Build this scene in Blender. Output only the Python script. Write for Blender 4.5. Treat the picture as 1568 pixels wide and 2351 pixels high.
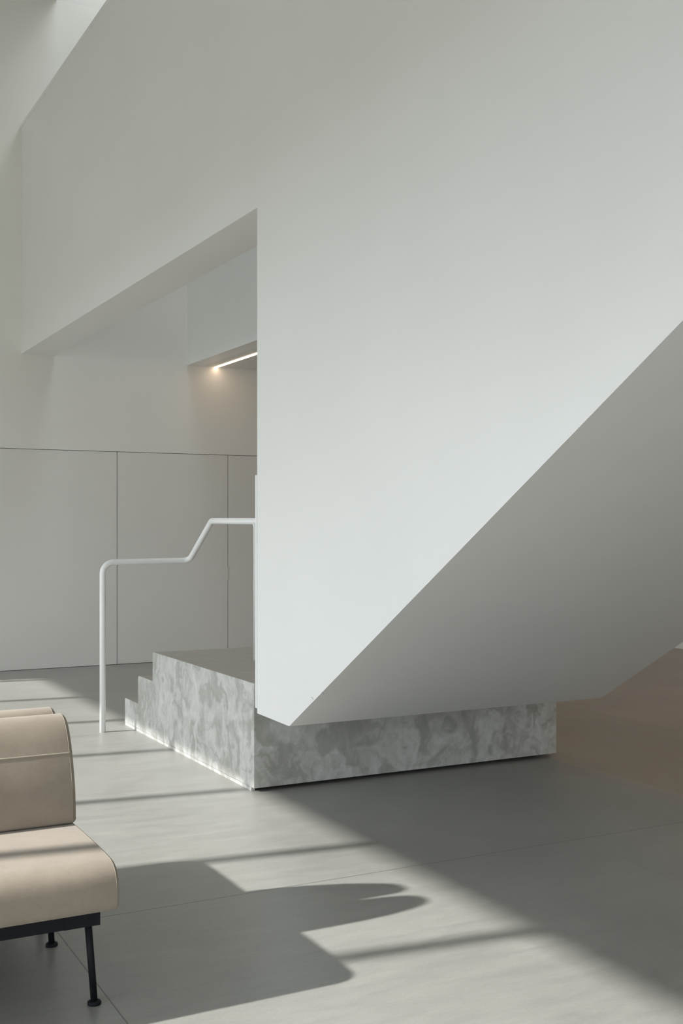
import bpy, bmesh, math, random
from mathutils import Vector

sc = bpy.context.scene
for o in list(bpy.data.objects):
    bpy.data.objects.remove(o, do_unlink=True)
COL = sc.collection

# ------------------------------------------------------------------ camera
cd = bpy.data.cameras.new('camera')
cam = bpy.data.objects.new('camera', cd)
COL.objects.link(cam)
cam.location = (0, 0, 1.35)
cam.rotation_euler = (math.pi / 2, 0, -0.4845)
cd.sensor_fit = 'HORIZONTAL'
cd.sensor_width = 36
cd.lens = 36 * 2601 / 1568
cd.shift_y = 29.5 / 1568
cd.clip_end = 200
sc.camera = cam

# ------------------------------------------------------------------ light
SUN_DIR = Vector((1.0, -0.13, -0.58))
SUN_E = 8.3
SKY = 3.15
EXPOSURE = 0.0

w = bpy.data.worlds.new('sky')
sc.world = w
w.use_nodes = True
wn = w.node_tree
wn.nodes.clear()
out = wn.nodes.new('ShaderNodeOutputWorld')
bg = wn.nodes.new('ShaderNodeBackground')
bg.inputs['Color'].default_value = (0.87, 0.945, 1.0, 1)
bg.inputs['Strength'].default_value = SKY
wn.links.new(bg.outputs[0], out.inputs[0])

sd = bpy.data.lights.new('sun', 'SUN')
sd.energy = SUN_E
sd.angle = math.radians(1.0)
sd.color = (1.0, 0.975, 0.93)
sun = bpy.data.objects.new('sun', sd)
COL.objects.link(sun)
sun.rotation_euler = SUN_DIR.to_track_quat('-Z', 'Y').to_euler()
sun.location = (-8, 4, 6)


def portal(name, loc, rot, sx, sy):
    d = bpy.data.lights.new(name, 'AREA')
    d.shape = 'RECTANGLE'
    d.size, d.size_y = sx, sy
    d.cycles.is_portal = True
    o = bpy.data.objects.new(name, d)
    COL.objects.link(o)
    o.location = loc
    o.rotation_euler = rot
    return o


XW = -2.6          # glazed wall
YB = 10.70         # back wall
YF = -9.0          # wall behind the viewer
XR = 9.02          # right wall
ZS = 2.94          # underside of the upper floor
ZC = 6.3           # ceiling
HEAD = 0.58 * (2.325 - XW + 0.12) + 0.03   # window head height
portal('window_portal', (XW - 0.12, (YB + YF) / 2, HEAD / 2), (0, -math.pi / 2, 0), HEAD, YB - YF)
portal('rear_fill_portal', (4.9, YF - 0.12, 1.45), (math.pi / 2, 0, 0), 3.2, 2.9)  # serves the added opening behind the viewer
portal('skylight_portal', (3.25, 7.6, ZC + 2.42), (0, 0, 0), 1.3, 6.2)

vs = sc.view_settings
vs.view_transform = 'Standard'
vs.look = 'None'
vs.exposure = EXPOSURE
vs.gamma = 1
vs.use_curve_mapping = False
sc.display_settings.display_device = 'sRGB'
sc.cycles.max_bounces = 10
sc.cycles.diffuse_bounces = 8
sc.cycles.caustics_reflective = False
sc.cycles.caustics_refractive = False
sc.cycles.use_denoising = True

# ------------------------------------------------------------------ materials
def new_mat(name, color, rough=0.5, spec=0.5, metal=0.0):
    m = bpy.data.materials.new(name)
    m.use_nodes = True
    b = m.node_tree.nodes['Principled BSDF']
    b.inputs['Base Color'].default_value = (*color, 1)
    b.inputs['Roughness'].default_value = rough
    b.inputs['Specular IOR Level'].default_value = spec
    b.inputs['Metallic'].default_value = metal
    return m, m.node_tree, b


def node(nt, typ, **kw):
    n = nt.nodes.new(typ)
    for k, v in kw.items():
        setattr(n, k, v)
    return n


def mathn(nt, op, a, b=None, c=None):
    n = nt.nodes.new('ShaderNodeMath')
    n.operation = op
    for i, v in enumerate((a, b, c)):
        if v is None:
            continue
        if isinstance(v, (int, float)):
            n.inputs[i].default_value = v
        else:
            nt.links.new(v, n.inputs[i])
    return n.outputs[0]


def noise(nt, vec, scale, detail=4, rough=0.5, dist=0.0):
    n = nt.nodes.new('ShaderNodeTexNoise')
    n.inputs['Scale'].default_value = scale
    n.inputs['Detail'].default_value = detail
    n.inputs['Roughness'].default_value = rough
    n.inputs['Distortion'].default_value = dist
    nt.links.new(vec, n.inputs['Vector'])
    return n.outputs['Fac']


def mapping(nt, vec, scale=(1, 1, 1), rot=(0, 0, 0)):
    n = nt.nodes.new('ShaderNodeMapping')
    n.inputs['Scale'].default_value = scale
    n.inputs['Rotation'].default_value = rot
    nt.links.new(vec, n.inputs['Vector'])
    return n.outputs[0]


def ramp(nt, fac, stops):
    n = nt.nodes.new('ShaderNodeValToRGB')
    els = n.color_ramp.elements
    while len(els) < len(stops):
        els.new(0.5)
    for e, (p, c) in zip(els, stops):
        e.position = p
        e.color = (*c, 1) if len(c) == 3 else c
    nt.links.new(fac, n.inputs[0])
    return n.outputs[0]


def mix(nt, fac, a, b, mode='MIX'):
    n = nt.nodes.new('ShaderNodeMix')
    n.data_type = 'RGBA'
    n.blend_type = mode
    for s, v in (('Factor', fac),):
        if isinstance(v, (int, float)):
            n.inputs[0].default_value = v
        else:
            nt.links.new(v, n.inputs[0])
    for i, v in ((6, a), (7, b)):
        if isinstance(v, tuple):
            n.inputs[i].default_value = (*v, 1)
        else:
            nt.links.new(v, n.inputs[i])
    return n.outputs[2]


def bump(nt, b, h, strength=0.1, dist=0.01):
    n = nt.nodes.new('ShaderNodeBump')
    n.inputs['Strength'].default_value = strength
    n.inputs['Distance'].default_value = dist
    nt.links.new(h, n.inputs['Height'])
    nt.links.new(n.outputs[0], b.inputs['Normal'])


def position(nt):
    return nt.nodes.new('ShaderNodeNewGeometry').outputs['Position']


# white wall paint
def paint(name, color, rough=0.55, spec=0.3):
    m, nt, b = new_mat(name, color, rough, spec)
    p = position(nt)
    f = noise(nt, p, 1.3, 3)
    c = ramp(nt, f, [(0.3, tuple(v * 0.985 for v in color)), (0.7, tuple(min(1, v * 1.012) for v in color))])
    nt.links.new(c, b.inputs['Base Color'])
    bump(nt, b, noise(nt, p, 260, 3), 0.06, 0.001)
    return m


M_WALL = paint('white_plaster', (0.86, 0.848, 0.812))
M_BALUSTRADE = paint('white_lacquered_panel', (0.885, 0.89, 0.885), 0.36, 0.65)
M_SOFFIT = paint('white_panel_bounce_lift', (0.94, 0.94, 0.93), 0.45, 0.4)  # the balustrade white, lightened to stand in for bounce light underneath
M_CAB = paint('white_laminate', (0.80, 0.79, 0.76), 0.45, 0.4)
M_CEIL = paint('ceiling_paint', (0.82, 0.82, 0.79))
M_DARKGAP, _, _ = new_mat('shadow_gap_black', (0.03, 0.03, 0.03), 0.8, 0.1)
M_GREYGAP, _, _ = new_mat('joint_grey', (0.22, 0.22, 0.21), 0.8, 0.1)
M_TERRACE, _, _ = new_mat('terrace_stone', (0.14, 0.145, 0.13), 0.8, 0.2)

# white powder-coated steel
M_STEEL, nt, b = new_mat('white_powder_coat', (0.91, 0.92, 0.92), 0.32, 0.5)
bump(nt, b, noise(nt, position(nt), 900, 2), 0.03, 0.0005)

# floor
M_FLOOR, nt, b = new_mat('polished_screed', (0.36, 0.36, 0.34), 0.3, 0.7)
p = position(nt)
big = noise(nt, p, 0.9, 5, 0.55, 0.6)
mid = noise(nt, mapping(nt, p, (2.2, 9, 1), (0, 0, 0.08)), 1.6, 5, 0.6, 0.4)
swirl = noise(nt, mapping(nt, p, (5, 26, 1), (0, 0, 0.35)), 1.5, 5, 0.6, 0.5)
fine = noise(nt, p, 90, 4, 0.7)
c1 = ramp(nt, big, [(0.3, (0.275, 0.275, 0.260)), (0.7, (0.342, 0.341, 0.324))])
c2 = ramp(nt, mid, [(0.3, (0.90, 0.90, 0.90)), (0.72, (1.07, 1.07, 1.07))])
c3 = ramp(nt, swirl, [(0.35, (0.965, 0.965, 0.96)), (0.7, (1.035, 1.035, 1.03))])
c4 = ramp(nt, fine, [(0.35, (0.95, 0.95, 0.95)), (0.65, (1.05, 1.05, 1.05))])
c = mix(nt, 1.0, c1, c2, 'MULTIPLY')
c = mix(nt, 1.0, c, c3, 'MULTIPLY')
c = mix(nt, 1.0, c, c4, 'MULTIPLY')
# small dark specks in the screed
vor = nt.nodes.new('ShaderNodeTexVoronoi')
vor.inputs['Scale'].default_value = 1.6
nt.links.new(p, vor.inputs['Vector'])
speck = mathn(nt, 'LESS_THAN', vor.outputs['Distance'], 0.0045)
c = mix(nt, mathn(nt, 'MULTIPLY', speck, 0.6), c, (0.12, 0.08, 0.055))
# saw-cut joints
sep = nt.nodes.new('ShaderNodeSeparateXYZ')
nt.links.new(p, sep.inputs[0])
wob = mathn(nt, 'MULTIPLY', mathn(nt, 'SUBTRACT', noise(nt, p, 60, 3), 0.5), 0.0022)


def line(coord, offset, period, half):
    a = mathn(nt, 'ADD', coord, wob)
    a = mathn(nt, 'SUBTRACT', a, offset - period / 2)
    a = mathn(nt, 'FLOORED_MODULO', a, period)
    a = mathn(nt, 'SUBTRACT', a, period / 2)
    a = mathn(nt, 'ABSOLUTE', a)
    return mathn(nt, 'LESS_THAN', a, half)


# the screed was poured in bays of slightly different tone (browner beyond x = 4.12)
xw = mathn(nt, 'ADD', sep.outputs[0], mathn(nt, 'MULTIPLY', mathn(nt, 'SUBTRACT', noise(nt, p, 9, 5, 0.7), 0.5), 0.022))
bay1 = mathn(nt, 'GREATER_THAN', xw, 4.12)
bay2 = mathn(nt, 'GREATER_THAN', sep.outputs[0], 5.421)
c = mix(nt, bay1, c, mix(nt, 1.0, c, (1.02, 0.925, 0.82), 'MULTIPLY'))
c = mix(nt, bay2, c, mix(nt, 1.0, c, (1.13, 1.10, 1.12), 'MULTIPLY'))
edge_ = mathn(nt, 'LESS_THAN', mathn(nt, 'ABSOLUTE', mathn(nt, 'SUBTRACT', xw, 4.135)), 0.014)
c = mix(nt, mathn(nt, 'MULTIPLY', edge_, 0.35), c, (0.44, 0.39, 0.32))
jl = mathn(nt, 'MAXIMUM', line(sep.outputs[0], 0.916, 4.505, 0.0021), line(sep.outputs[1], 3.833, 3.352, 0.0022))
c = mix(nt, mathn(nt, 'MULTIPLY', jl, 0.92), c, (0.10, 0.10, 0.095))
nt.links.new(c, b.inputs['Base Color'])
rr = ramp(nt, mid, [(0.3, (0.31, 0.31, 0.31)), (0.7, (0.39, 0.39, 0.39))])
nt.links.new(rr, b.inputs['Roughness'])
bump(nt, b, mathn(nt, 'SUBTRACT', mathn(nt, 'MULTIPLY', fine, 0.35), jl), 0.10, 0.002)


# hand-trowelled micro-cement (faces of the plinth)
def microcement(name, lo, hi, amount=1.0):
    m, nt, b = new_mat(name, hi, 0.38, 0.7)
    p = position(nt)
    stretch = mapping(nt, p, (1.9, 1.9, 1.7))
    warp = nt.nodes.new('ShaderNodeTexNoise')
    warp.inputs['Scale'].default_value = 3.2
    warp.inputs['Detail'].default_value = 3
    nt.links.new(stretch, warp.inputs['Vector'])
    vm = nt.nodes.new('ShaderNodeVectorMath')
    vm.operation = 'MULTIPLY_ADD'
    nt.links.new(warp.outputs['Color'], vm.inputs[0])
    vm.inputs[1].default_value = (0.9, 0.9, 0.9)
    nt.links.new(stretch, vm.inputs[2])
    f1 = noise(nt, vm.outputs[0], 2.3, 5, 0.5, 1.0)
    f2 = noise(nt, mapping(nt, p, (3.1, 3.1, 2.2)), 3.2, 5, 0.6, 1.6)
    f3 = noise(nt, vm.outputs[0], 7.0, 6, 0.6, 1.6)
    f4 = noise(nt, p, 60, 4, 0.6)
    mid_ = tuple((a + d) / 2 for a, d in zip(lo, hi))
    c = ramp(nt, f1, [(0.40, lo), (0.475, tuple(0.65 * a + 0.35 * d for a, d in zip(lo, hi))),
                      (0.49, mid_), (0.60, tuple(0.2 * a + 0.8 * d for a, d in zip(lo, hi))), (0.72, hi)])
    k2 = ramp(nt, f2, [(0.38, (0.90, 0.90, 0.89)), (0.495, (0.965, 0.965, 0.965)), (0.51, (1.025, 1.025, 1.025)), (0.65, (1.06, 1.06, 1.06))])
    c = mix(nt, 1.0, c, k2, 'MULTIPLY')
    k4 = ramp(nt, f4, [(0.3, (0.97, 0.97, 0.97)), (0.7, (1.03, 1.03, 1.03))])
    c = mix(nt, 1.0, c, k4, 'MULTIPLY')
    # hairline trowel marks
    a_ = mathn(nt, 'LESS_THAN', mathn(nt, 'ABSOLUTE', mathn(nt, 'SUBTRACT', f3, 0.5)), 0.0045)
    gate = mathn(nt, 'GREATER_THAN', f2, 0.53)
    em = mathn(nt, 'MULTIPLY', mathn(nt, 'MULTIPLY', a_, gate), 0.4 * amount)
    c = mix(nt, em, c, tuple(x * 0.5 for x in lo))
    nt.links.new(c, b.inputs['Base Color'])
    tot = mathn(nt, 'ADD', mathn(nt, 'MULTIPLY', f1, 0.6), mathn(nt, 'MULTIPLY', f2, 0.4))
    bump(nt, b, tot, 0.35, 0.006)
    return m


M_CEMENT = microcement('trowelled_microcement', (0.40, 0.398, 0.372), (0.645, 0.65, 0.635))
M_TREAD, nt, b = new_mat('microcement_tread', (0.40, 0.385, 0.35), 0.42, 0.45)
p = position(nt)
f = noise(nt, mapping(nt, p, (2, 6, 1), (0, 0, 0.3)), 2.6, 6, 0.62, 1.4)
c = ramp(nt, f, [(0.3, (0.37, 0.352, 0.318)), (0.7, (0.45, 0.43, 0.395))])
nt.links.new(c, b.inputs['Base Color'])
bump(nt, b, f, 0.08, 0.004)

# upholstery
M_FABRIC, nt, b = new_mat('beige_wool', (0.45, 0.41, 0.35), 0.85, 0.15)
b.inputs['Sheen Weight'].default_value = 0.2
b.inputs['Sheen Roughness'].default_value = 0.5
tc = nt.nodes.new('ShaderNodeTexCoord')
f = noise(nt, tc.outputs['Object'], 240, 4, 0.7)
g = noise(nt, tc.outputs['Object'], 14, 4, 0.6)
c = ramp(nt, g, [(0.3, (0.278, 0.236, 0.190)), (0.7, (0.315, 0.268, 0.218))])
c = mix(nt, 1.0, c, ramp(nt, f, [(0.3, (0.93, 0.93, 0.93)), (0.7, (1.05, 1.05, 1.05))]), 'MULTIPLY')
nt.links.new(c, b.inputs['Base Color'])
bump(nt, b, mathn(nt, 'ADD', mathn(nt, 'MULTIPLY', f, 0.25), g), 0.22, 0.004)
M_THREAD, nt, b = new_mat('beige_piping', (0.27, 0.235, 0.195), 0.8, 0.2)
tc = nt.nodes.new('ShaderNodeTexCoord')
bump(nt, b, noise(nt, tc.outputs['Object'], 500, 2), 0.3, 0.001)
M_SEAM, _, _ = new_mat('light_seam_welt', (0.46, 0.41, 0.345), 0.8, 0.2)
M_BLACK, nt, b = new_mat('black_powder_coat', (0.009, 0.010, 0.013), 0.6, 0.2)
bump(nt, b, noise(nt, position(nt), 1200, 2), 0.05, 0.0004)

def emitter(name, color, strength):
    m = bpy.data.materials.new(name)
    m.use_nodes = True
    nt = m.node_tree
    nt.nodes.clear()
    e = nt.nodes.new('ShaderNodeEmission')
    e.inputs['Color'].default_value = (*color, 1)
    e.inputs['Strength'].default_value = strength
    o = nt.nodes.new('ShaderNodeOutputMaterial')
    nt.links.new(e.outputs[0], o.inputs[0])
    return m


M_LED = emitter('warm_led_diffuser', (1.0, 0.74, 0.52), 9.0)
M_FILL = emitter('warm_fill_strip', (1.0, 0.62, 0.36), 9.0)  # glow of the unseen strips added for warm fill

# ------------------------------------------------------------------ mesh helpers
def link(name, bm, mat, parent=None, smooth=False):
    me = bpy.data.meshes.new(name)
    bmesh.ops.recalc_face_normals(bm, faces=bm.faces[:])
    bm.to_mesh(me)
    bm.free()
    mats = mat if isinstance(mat, (list, tuple)) else [mat]
    for m in mats:
        me.materials.append(m)
    if smooth:
        for p in me.polygons:
            p.use_smooth = True
    o = bpy.data.objects.new(name, me)
    COL.objects.link(o)
    if parent:
        o.parent = parent
    return o


def box(bm, x0, x1, y0, y1, z0, z1, mi=0):
    v = [bm.verts.new((x, y, z)) for x in (x0, x1) for y in (y0, y1) for z in (z0, z1)]
    for idx in ((0, 1, 3, 2), (4, 6, 7, 5), (0, 4, 5, 1), (2, 3, 7, 6), (0, 2, 6, 4), (1, 5, 7, 3)):
        f = bm.faces.new([v[i] for i in idx])
        f.material_index = mi


def boxes(name, mat, lst, parent=None):
    bm = bmesh.new()
    for b_ in lst:
        box(bm, *b_)
    return link(name, bm, mat, parent)


def extrude_x(bm, pts, x0, x1, mi=0, side_mi=None):
    """prism: polygon of (y, z) points swept from x0 to x1"""
    a = [bm.verts.new((x0, y, z)) for y, z in pts]
    c = [bm.verts.new((x1, y, z)) for y, z in pts]
    n = len(pts)
    fa = bm.faces.new(a)
    fb = bm.faces.new(c[::-1])
    fa.material_index = fb.material_index = mi
    for i in range(n):
        f = bm.faces.new((a[i], a[(i + 1) % n], c[(i + 1) % n], c[i]))
        f.material_index = mi if side_mi is None else side_mi(pts[i], pts[(i + 1) % n])


def tube(bm, pts, r, seg=20, cap=True):
    pts = [Vector(p) for p in pts]
    n = len(pts)
    tang = []
    for i in range(n):
        t = (pts[min(i + 1, n - 1)] - pts[max(i - 1, 0)]).normalized()
        tang.append(t)
    ref = Vector((0, 0, 1)) if abs(tang[0].z) < 0.9 else Vector((0, 1, 0))
    nrm = (ref - tang[0] * ref.dot(tang[0])).normalized()
    rings = []
    for i in range(n):
        nrm = (nrm - tang[i] * nrm.dot(tang[i])).normalized()
        bi = tang[i].cross(nrm)
        rr_ = r[i] if isinstance(r, (list, tuple)) else r
        rings.append([bm.verts.new(pts[i] + (nrm * math.cos(2 * math.pi * k / seg) + bi * math.sin(2 * math.pi * k / seg)) * rr_) for k in range(seg)])
    for i in range(n - 1):
        for k in range(seg):
            bm.faces.new((rings[i][k], rings[i][(k + 1) % seg], rings[i + 1][(k + 1) % seg], rings[i + 1][k])).smooth = True
    if cap:
        bm.faces.new(rings[0][::-1])
        bm.faces.new(rings[-1])


def fillet(pts, radii, seg=10):
    """polyline with its inner corners rounded"""
    pts = [Vector(p) for p in pts]
    out_ = [pts[0]]
    for i in range(1, len(pts) - 1):
        a, c_, d = pts[i - 1], pts[i], pts[i + 1]
        u, v = (a - c_).normalized(), (d - c_).normalized()
        ang = u.angle(v)
        r = radii[i - 1]
        t = r / math.tan(ang / 2)
        t = min(t, (a - c_).length * 0.49, (d - c_).length * 0.49)
        r = t * math.tan(ang / 2)
        p0, p1 = c_ + u * t, c_ + v * t
        centre = c_ + (u + v).normalized() * (r / math.sin(ang / 2))
        e0, e1 = p0 - centre, p1 - centre
        tot = e0.angle(e1)
        for k in range(seg + 1):
            s = k / seg
            out_.append(centre + (e0 * math.sin((1 - s) * tot) + e1 * math.sin(s * tot)) / math.sin(tot))
    out_.append(pts[-1])
    return out_


def struct(name, bm_or_obj, mat=None):
    o = bm_or_obj if isinstance(bm_or_obj, bpy.types.Object) else link(name, bm_or_obj, mat)
    o['kind'] = 'structure'
    return o


def thing(name, label, cat, loc, group=None):
    o = bpy.data.objects.new(name, None)
    COL.objects.link(o)
    o.location = loc
    o.empty_display_size = 0.1
    o['label'] = label
    o['category'] = cat
    if group:
        o['group'] = group
    return o


def tag(o, label, cat, group=None):
    o['label'] = label
    o['category'] = cat
    if group:
        o['group'] = group
    return o


def localise(root):
    """children were built in world coordinates: shift their meshes to the root's frame"""
    for ch in root.children_recursive:
        if ch.type == 'MESH':
            for v in ch.data.vertices:
                v.co -= root.location


# ------------------------------------------------------------------ the setting
X0 = 2.27            # plane of the white stair wall and of the plinth's flank
Y0 = 5.262           # front of the plinth
X1 = 4.186           # right side of the plinth
XB = 3.895           # face of the bulkhead beyond the stairwell
WT = 0.31            # thickness of the white wall
YE = 5.22            # end of the stair wall
TOP = 5.03

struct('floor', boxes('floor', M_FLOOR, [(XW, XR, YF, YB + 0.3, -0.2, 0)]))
struct('ground', boxes('ground', M_TERRACE, [(-45, XW, -40, 40, -0.25, -0.05), (XW, 40, -40, YF, -0.25, -0.05)]))
SKY0 = 4.5   # the skylight sits at the far end of the stairwell
struct('ceiling', boxes('ceiling', M_CEIL, [
    (XW - 0.2, X0 + WT + 0.02, YF - 0.2, YB + 0.3, ZC, ZC + 0.25),
    (XB + 0.01, XR + 0.2, YF - 0.2, YB + 0.3, ZC, ZC + 0.25),
    (X0 + WT + 0.02, XB + 0.01, YF - 0.2, SKY0, ZC, ZC + 0.25)]))
# upper floor slab with the bulkhead upstand along the stairwell
bm = bmesh.new()
extrude_pts = [(YF, ZS), (YB, ZS), (YB, ZS + 0.34), (YF, ZS + 0.34)]
extrude_x(bm, extrude_pts, XB + 0.16, XR)
struct('ceiling_lower', bm, M_CEIL)
struct('wall_bulkhead', boxes('wall_bulkhead', M_BALUSTRADE, [(XB, XB + 0.16, YF, YB, ZS, 4.35)]))
# back wall: plaster above the cupboard fronts, recess behind them
ZP = 2.057
struct('wall_back', boxes('wall_back', M_WALL, [
    (XW - 0.2, XR + 0.2, YB, YB + 0.3, ZP + 0.002, ZC),
    (XW - 0.2, XR + 0.2, YB + 0.045, YB + 0.3, 0, ZP + 0.002),
    (5.26, XR, YB, YB + 0.045, 0, ZP + 0.002), (XW - 0.2, 2.02, YB, YB + 0.045, 0, ZP + 0.002)]))
struct('wall_right', boxes('wall_right', M_WALL, [(XR, XR + 0.2, YF, YB, 0, ZC)]))
struct('wall_front', boxes('wall_front', M_WALL, [(XW, XR, YF - 0.2, YF, 2.9, ZC), (6.5, XR, YF - 0.2, YF, 0, 2.9), (XW, 3.3, YF - 0.2, YF, 0, 2.9)]))  # unseen opening added here to bring fill light under the stair
struct('wall_left', boxes('wall_left', M_WALL, [(XW - 0.2, XW, YF, YB, HEAD, ZC), (XW - 0.2, XW, YF - 0.2, YF, 0, HEAD)]))
# upper white wall over the opening (seen from below, x = X0)
struct('wall_upper', boxes('wall_upper', M_BALUSTRADE, [(X0, X0 + WT, YE + 0.0002, YB, ZS, TOP)]))
struct('trim_1', boxes('trim_1', M_BALUSTRADE, [(X0 + 0.006, X0 + WT - 0.006, YE, YB, TOP, TOP + 0.008),
                                               (X0 - 0.001, X0 + WT, YE, YB, TOP + 0.008, TOP + 0.045)]))
# skylight curb above the stairwell, unseen, made deep to hold back light
CH = 2.4
struct('skylight_curb', boxes('skylight_curb', M_CEIL, [
    (X0 + WT, X0 + WT + 0.02, SKY0, YB, ZC, ZC + CH), (XB, XB + 0.02, SKY0, YB, ZC, ZC + CH),
    (X0 + WT, XB + 0.02, SKY0 - 0.02, SKY0, ZC, ZC + CH), (X0 + WT, XB + 0.02, YB, YB + 0.02, ZC, ZC + CH)]))

# glazed wall on the left: one frame with its mullions
fr = bpy.data.objects.new('window_1', None)
COL.objects.link(fr)
fr.location = (XW, 0, 0)
fr['kind'] = 'structure'
boxes('window_frame', M_STEEL, [(-0.12, 0, YF, YB, 0, 0.05), (-0.12, 0, YF, YB, HEAD - 0.03, HEAD)], fr)
ym = 3.125 + 0.13 * (1.7 - XW)
PITCH = 1.153
k = -12
while ym + k * PITCH < YB:
    y = ym + k * PITCH
    if y > YF:
        boxes('mullion', M_STEEL, [(-0.12, 0, y - 0.031, y + 0.031, 0.05, HEAD - 0.03)], fr)
    k += 1

# ------------------------------------------------------------------ flush cupboards and door in the back wall
J0, J1, J2, G = 3.181, 4.330, 5.26, 0.0032


def cupboard(x0, x1, label):
    r = thing('wall_cupboard', label, 'cupboard', ((x0 + x1) / 2, YB, 0), 'flush cupboards along the back wall')
    boxes('door', M_CAB, [(x0 + G, x1 - G, YB, YB + 0.022, 0.004, ZP - 0.003)], r)
    boxes('carcass', M_GREYGAP, [(x0, x1, YB + 0.026, YB + 0.044, 0.0, ZP)], r)
    localise(r)
    return r


cupboard(2.02, J0, 'wide flush white cupboard front left of the handrail post, running out of frame')
cupboard(J0, J1, 'wide flush white cupboard front behind the bent handrail, beside the door with the recessed pull')
d1 = bpy.data.objects.new('door_1', None)
COL.objects.link(d1)
d1.location = (J1, YB, 0)
d1['kind'] = 'structure'
d1['label'] = 'flush white door with a recessed pull at its left edge'
hx0, hx1, hz0, hz1 = J1 + G, J1 + 0.026, 0.79, 0.925
boxes('door_leaf', M_CAB, [
    (hx1, J2 - G, YB, YB + 0.022, 0.004, ZP - 0.003), (hx0, hx1, YB, YB + 0.022, hz1, ZP - 0.003),
    (hx0, hx1, YB, YB + 0.022, 0.004, hz0)], d1)
boxes('recessed_pull', M_CAB, [(hx0 - 0.004, hx1, YB + 0.018, YB + 0.024, hz0, hz1)], d1)
boxes('lining', M_GREYGAP, [(J1, J2, YB + 0.026, YB + 0.044, 0.0, ZP)], d1)
for ch in d1.children:
    for v in ch.data.vertices:
        v.co -= d1.location

# ------------------------------------------------------------------ staircase
stair = thing('staircase', 'suspended white staircase with solid balustrade rising right over the concrete plinth', 'staircase', (X0, YE, 0.406))
TY, TZ = 4.843, 0.400               # low tip of the underside
SL = (1.910 - 0.400) / (4.843 - 2.307)
yz = TY - (ZS - TZ) / SL            # where the underside meets the slab
bm = bmesh.new()
extrude_x(bm, [(YE, 0.406), (TY, TZ), (yz, ZS), (YF + 0.005, ZS), (YF + 0.005, TOP), (YE, TOP)], X0, X0 + WT, 0,
          lambda a, b_: 1 if a == (TY, TZ) and b_ == (yz, ZS) else 0)
link('balustrade', bm, [M_BALUSTRADE, M_SOFFIT], stair)
bm = bmesh.new()
XS1 = 4.165
extrude_x(bm, [(YE, 0.406), (TY, TZ), (yz + 0.003, ZS - 0.002), (yz - 0.5, ZS - 0.002), (YE, 0.66)], X0 + WT, XB - 0.002)
link('soffit', bm, M_SOFFIT, stair)
bm = bmesh.new()
extrude_x(bm, [(YE, 0.406), (TY, TZ), (yz + 0.003, ZS - 0.002), (YE, ZS - 0.002)], XB - 0.002, XS1)
link('outer_balustrade', bm, M_SOFFIT, stair)
bm = bmesh.new()
riser, going = 0.186, 0.186 / SL
pts = [(YE, 0.662)]
y, z = YE, 0.55
for i in range(13):
    z += riser
    pts += [(y, z)]
    y -= going
    pts += [(y, z)]
pts += [(y, z - 0.06)]
pts = [(YE, 0.67)] + pts[1:]
extrude_x(bm, pts, X0 + WT, XB - 0.004)
link('flight', bm, M_TREAD, stair)
boxes('end_plate', M_STEEL, [(X0 + 0.001, X0 + WT - 0.01, YE + 0.007, YE + 0.027, 0.43, 1.60)], stair)
boxes('plate_gap', M_GREYGAP, [(X0 + 0.006, X0 + WT - 0.02, YE, YE + 0.007, 0.44, 1.59)], stair)
for (yc, zc, s) in ((4.60, 0.560, 1), (4.49, 0.598, 0.8)):
    bm = bmesh.new()
    tube(bm, [(X0 - 0.0008, yc - s * 0.012 * math.cos(a), zc + s * 0.010 * math.sin(a)) for a in [0.25 * math.pi * t / 2 for t in range(0, 7)]], 0.0007, 6)
    sm = link('scuff_mark', bm, M_GREYGAP, stair)
    sm['label'] = 'tiny curved grey scuff'
localise(stair)

# ------------------------------------------------------------------ plinth with steps
plinth = thing('stepped_plinth', 'trowelled grey microcement plinth with three steps under the white staircase', 'plinth', (X0, Y0, 0))
YP, S2, S1 = 6.868, 7.166, 7.456
Z1, Z2, Z3, ZB = 0.183, 0.366, 0.55, 0.019


def rounded_profile():
    raw = [(Y0, ZB, 0), (S1, ZB, 0), (S1, Z1, .018), (S2, Z1, 0), (S2, Z2, .018), (YP, Z2, 0), (YP, Z3, .018), (Y0, Z3, 0.004)]
    res = []
    n = len(raw)
    for i, (y, z, r) in enumerate(raw):
        if r == 0:
            res.append((y, z))
            continue
        a = Vector((raw[i - 1][0], raw[i - 1][1]))
        d = Vector((raw[(i + 1) % n][0], raw[(i + 1) % n][1]))
        c_ = Vector((y, z))
        u, v = (a - c_).normalized(), (d - c_).normalized()
        cen = c_ + (u + v) * r
        for k in range(7):
            t = k / 6 * math.pi / 2
            q = cen - v * r * math.cos(t) - u * r * math.sin(t)
            res.append((q.x, q.y))
    return res


def side(p0, p1):
    return 1 if abs(p0[1] - p1[1]) < 1e-4 and p0[1] > 0.1 else 0


bm = bmesh.new()
extrude_x(bm, rounded_profile(), X0, X1, 0, side)
body = link('body', bm, [M_CEMENT, M_TREAD], plinth)
bv = body.modifiers.new('bevel', 'BEVEL')
bv.width = 0.003
bv.segments = 2
bv.limit_method = 'ANGLE'
bv.angle_limit = math.radians(50)
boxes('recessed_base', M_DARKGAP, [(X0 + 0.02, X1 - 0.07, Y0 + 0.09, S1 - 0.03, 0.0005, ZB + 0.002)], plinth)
boxes('base_skirt', M_CEMENT, [(X0 + 0.0015, X0 + 0.02, Y0 + 0.035, S1 - 0.004, 0.0005, ZB - 0.001)], plinth)
localise(plinth)

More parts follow.
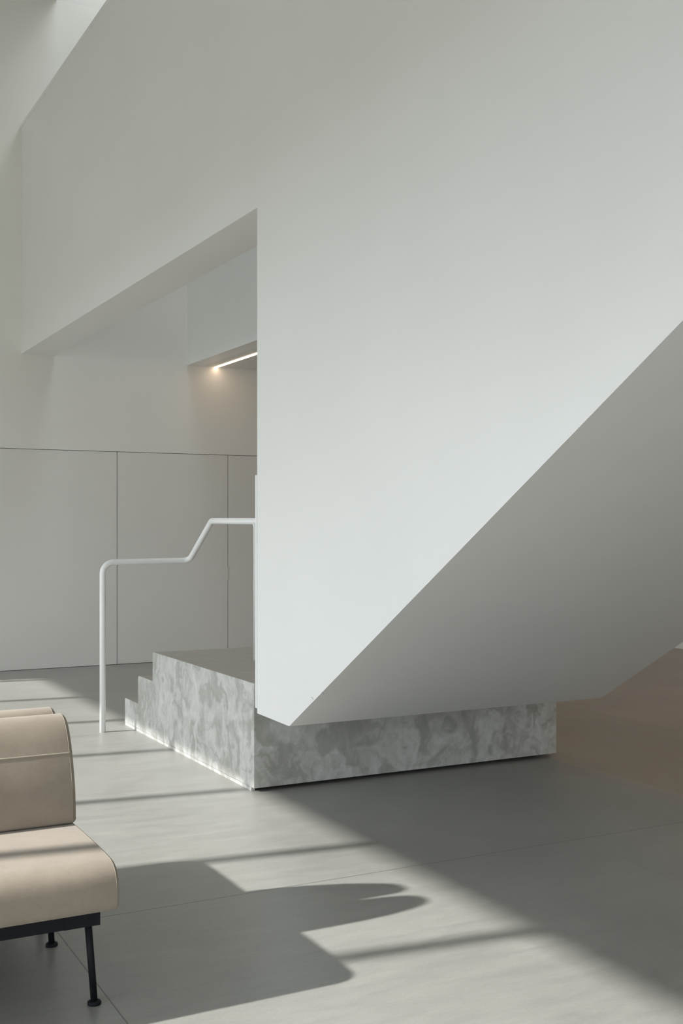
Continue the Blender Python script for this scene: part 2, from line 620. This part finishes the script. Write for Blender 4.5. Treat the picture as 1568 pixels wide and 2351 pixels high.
# ------------------------------------------------------------------ handrail
rail = thing('handrail', 'bent white tubular handrail standing on the floor beside the plinth steps', 'handrail', (2.06, 7.252, 0))
bm = bmesh.new()
RX = 2.655
path = fillet([(2.06, 7.252, 0.0), (2.06, 7.252, 1.106), (RX, 7.252, 1.108), (RX, 6.835, 1.375), (RX, 5.28, 1.367)],
              [0.075, 0.05, 0.06], 12)
tube(bm, path, 0.0198, 24)
link('tube_rail', bm, M_STEEL, rail)
bm = bmesh.new()
tube(bm, [(RX, 6.14, 0.551), (RX, 6.14, 1.33), (RX, 6.14, 1.349), (RX, 6.14, 1.36)], [0.0078, 0.0078, 0.011, 0.014], 16)
link('support_rod', bm, M_STEEL, rail)
localise(rail)

# ------------------------------------------------------------------ linear light under the upper floor, plus two added unseen fill strips
def linear_light(x, y0, y1, label, mat):
    r = thing('linear_light', label, 'ceiling light', (x, (y0 + y1) / 2, ZS), 'slim linear lights in the low ceiling')
    boxes('diffuser', mat, [(x - 0.016, x + 0.016, y0, y1, ZS - 0.006, ZS - 0.001)], r)
    localise(r)


linear_light(4.197, 9.2, YB - 0.01, 'slim glowing linear light in the low ceiling, ending at the back wall', M_LED)
linear_light(4.47, 1.0, 6.6, 'unseen warm fill strip added under the low ceiling right of the staircase', M_FILL)
linear_light(7.2, 1.0, 10.0, 'unseen warm fill strip added under the low ceiling near the right wall', M_FILL)

# ------------------------------------------------------------------ sofas (two, back to back)
XE = 0.911
SC = -0.50          # centre of the sofa along x
HL = XE - SC
YM = 3.722          # plane between the two backs


def smooth_closed(pts, sub=4):
    """Catmull-Rom through closed list, sharp points duplicated keep their corner"""
    n = len(pts)
    P_ = [Vector(p_) for p_ in pts]
    T_ = [(P_[(i + 1) % n] - P_[i - 1]).normalized() for i in range(n)]
    res = []
    for i in range(n):
        a, c_ = P_[i], P_[(i + 1) % n]
        L = (c_ - a).length
        for s in range(sub):
            t = s / sub
            res.append(a * (2 * t ** 3 - 3 * t * t + 1) + T_[i] * L * (t ** 3 - 2 * t * t + t)
                       + c_ * (-2 * t ** 3 + 3 * t * t) + T_[(i + 1) % n] * L * (t ** 3 - t * t))
    return res


def cushion(name, profile, half, r, parent, crown=0.0):
    prof = smooth_closed(profile, 4)
    n = len(prof)
    area = sum(prof[i].x * prof[(i + 1) % n].y - prof[(i + 1) % n].x * prof[i].y for i in range(n))
    sgn = 1 if area > 0 else -1
    nor = []
    for i in range(n):
        t = (prof[(i + 1) % n] - prof[i - 1]).normalized()
        nor.append(Vector((t.y, -t.x)) * sgn)
    st = []
    for k in range(7):
        a = k / 6 * math.pi / 2
        st.append((-half + r * (1 - math.sin(a)), r * (1 - math.cos(a))) if False else (-half + r * (1 - math.cos(a)), r * (1 - math.sin(a))))
    xs = st + [(-half + r + (2 * half - 2 * r) * i / 24, 0) for i in range(1, 24)] + [(-x, q) for x, q in st[::-1]]
    bm_ = bmesh.new()
    rings = []
    for x, ins in xs:
        rings.append([bm_.verts.new((x, prof[i].x - nor[i].x * ins, prof[i].y - nor[i].y * ins)) for i in range(n)])
    for a, c_ in zip(rings, rings[1:]):
        for i in range(n):
            bm_.faces.new((a[i], a[(i + 1) % n], c_[(i + 1) % n], c_[i])).smooth = True
    for ring, rev in ((rings[0], False), (rings[-1], True)):
        bm_.faces.new(ring if not rev else ring[::-1])
    return link(name, bm_, M_FABRIC, parent), prof, nor


def piping(name, prof, nor, x, ins, parent, idx=None):
    """welt along the end outline of a cushion"""
    bm_ = bmesh.new()
    pts_ = [(x, p_.x - nn.x * ins, p_.y - nn.y * ins) for p_, nn in zip(prof, nor)]
    if idx is None:
        pts_ = pts_ + [pts_[0]]
    tube(bm_, pts_, 0.0015, 8, cap=False)
    return link(name, bm_, M_THREAD, parent)


def make_sofa(label):
    r = thing('sofa', label, 'sofa', (SC, YM, 0), 'two beige sofas back to back')
    o = lambda y_: y_ - YM
    seat_prof = [(o(3.707), .288), (o(3.685), .286), (o(3.30), .287), (o(3.09), .287), (o(3.052), .290), (o(3.037), .305), (o(3.033), .335),
                 (o(3.036), .365), (o(3.048), .392), (o(3.072), .410), (o(3.11), .419), (o(3.30), .423), (o(3.60), .4205), (o(3.70), .419), (o(3.712), .41), (o(3.712), .30)]
    seat, pr_, nr_ = cushion('seat', seat_prof, HL, 0.012, r)
    piping('seat_piping', pr_, nr_, HL - 0.009, 0.0012, seat)
    piping('seat_piping', pr_, nr_, -HL + 0.009, 0.0012, seat)
    back_prof = [(o(3.70), .424), (o(3.60), .4235), (o(3.503), .424), (o(3.494), .432), (o(3.494), .48), (o(3.503), .54), (o(3.524), .605),
                 (o(3.547), .657), (o(3.573), .700), (o(3.604), .730), (o(3.64), .742), (o(3.678), .736), (o(3.703), .712),
                 (o(3.713), .67), (o(3.716), .60), (o(3.716), .45), (o(3.713), .428)]
    back, pr_, nr_ = cushion('backrest', back_prof, HL, 0.016, r)
    piping('backrest_piping', pr_, nr_, HL - 0.012, 0.0012, back)
    piping('backrest_piping', pr_, nr_, -HL + 0.012, 0.0012, back)
    bm_ = bmesh.new()
    tube(bm_, [(-HL + 0.004, o(3.5365), .636), (HL - 0.016, o(3.5365), .636), (HL - 0.003, o(3.5425), .637)], 0.0023, 8)
    link('backrest_seam', bm_, M_SEAM, back)
    # black steel frame
    yf = o(3.13)
    boxes('frame', M_BLACK, [
        (-HL + 0.13, HL - 0.131, yf, yf + 0.03, .228, .286), (-HL + 0.13, HL - 0.131, o(3.66), o(3.69), .228, .286),
        (HL - 0.06, HL - 0.03, yf + 0.03, o(3.66), .228, .286), (-HL + 0.03, -HL + 0.06, yf + 0.03, o(3.66), .228, .286)], r)
    boxes('leg_bracket', M_BLACK, [(HL - 0.1305, HL - 0.029, yf - 0.001, yf + 0.03, .2275, .286)], r)
    boxes('leg_bracket', M_BLACK, [(-HL + 0.029, -HL + 0.1305, yf - 0.001, yf + 0.03, .2275, .286)], r)
    for sx in (1, -1):
        for (yt, yb) in ((3.150, 3.148), (3.640, 3.648)):
            bm_ = bmesh.new()
            tube(bm_, [(sx * (HL - 0.058), o(yt), .23), (sx * (HL - 0.041), o(yb), .008)], [0.0103, 0.0098], 20)
            leg = link('leg', bm_, M_BLACK, r)
            bm_ = bmesh.new()
            cx, cy = sx * (HL - 0.041), o(yb)
            tube(bm_, [(cx, cy, 0.0), (cx, cy, .001), (cx, cy, .005), (cx, cy, .009), (cx, cy, .0115)], [0.0165, 0.0190, 0.0195, 0.0185, 0.0125], 28)
            link('foot', bm_, M_BLACK, leg)
    return r


sofa = make_sofa('beige upholstered sofa facing the viewer, nearer of the back-to-back pair, on black legs')


def copy_tree(o, parent=None):
    c_ = o.copy()
    COL.objects.link(c_)
    c_.parent = parent
    for ch in o.children:
        copy_tree(ch, c_)
    return c_


rear = copy_tree(sofa)
rear.rotation_euler = (0, 0, math.pi)
rear.location = (SC, YM, 0)
rear['label'] = 'beige sofa turned away from the viewer, only its backrest top showing behind the nearer sofa'
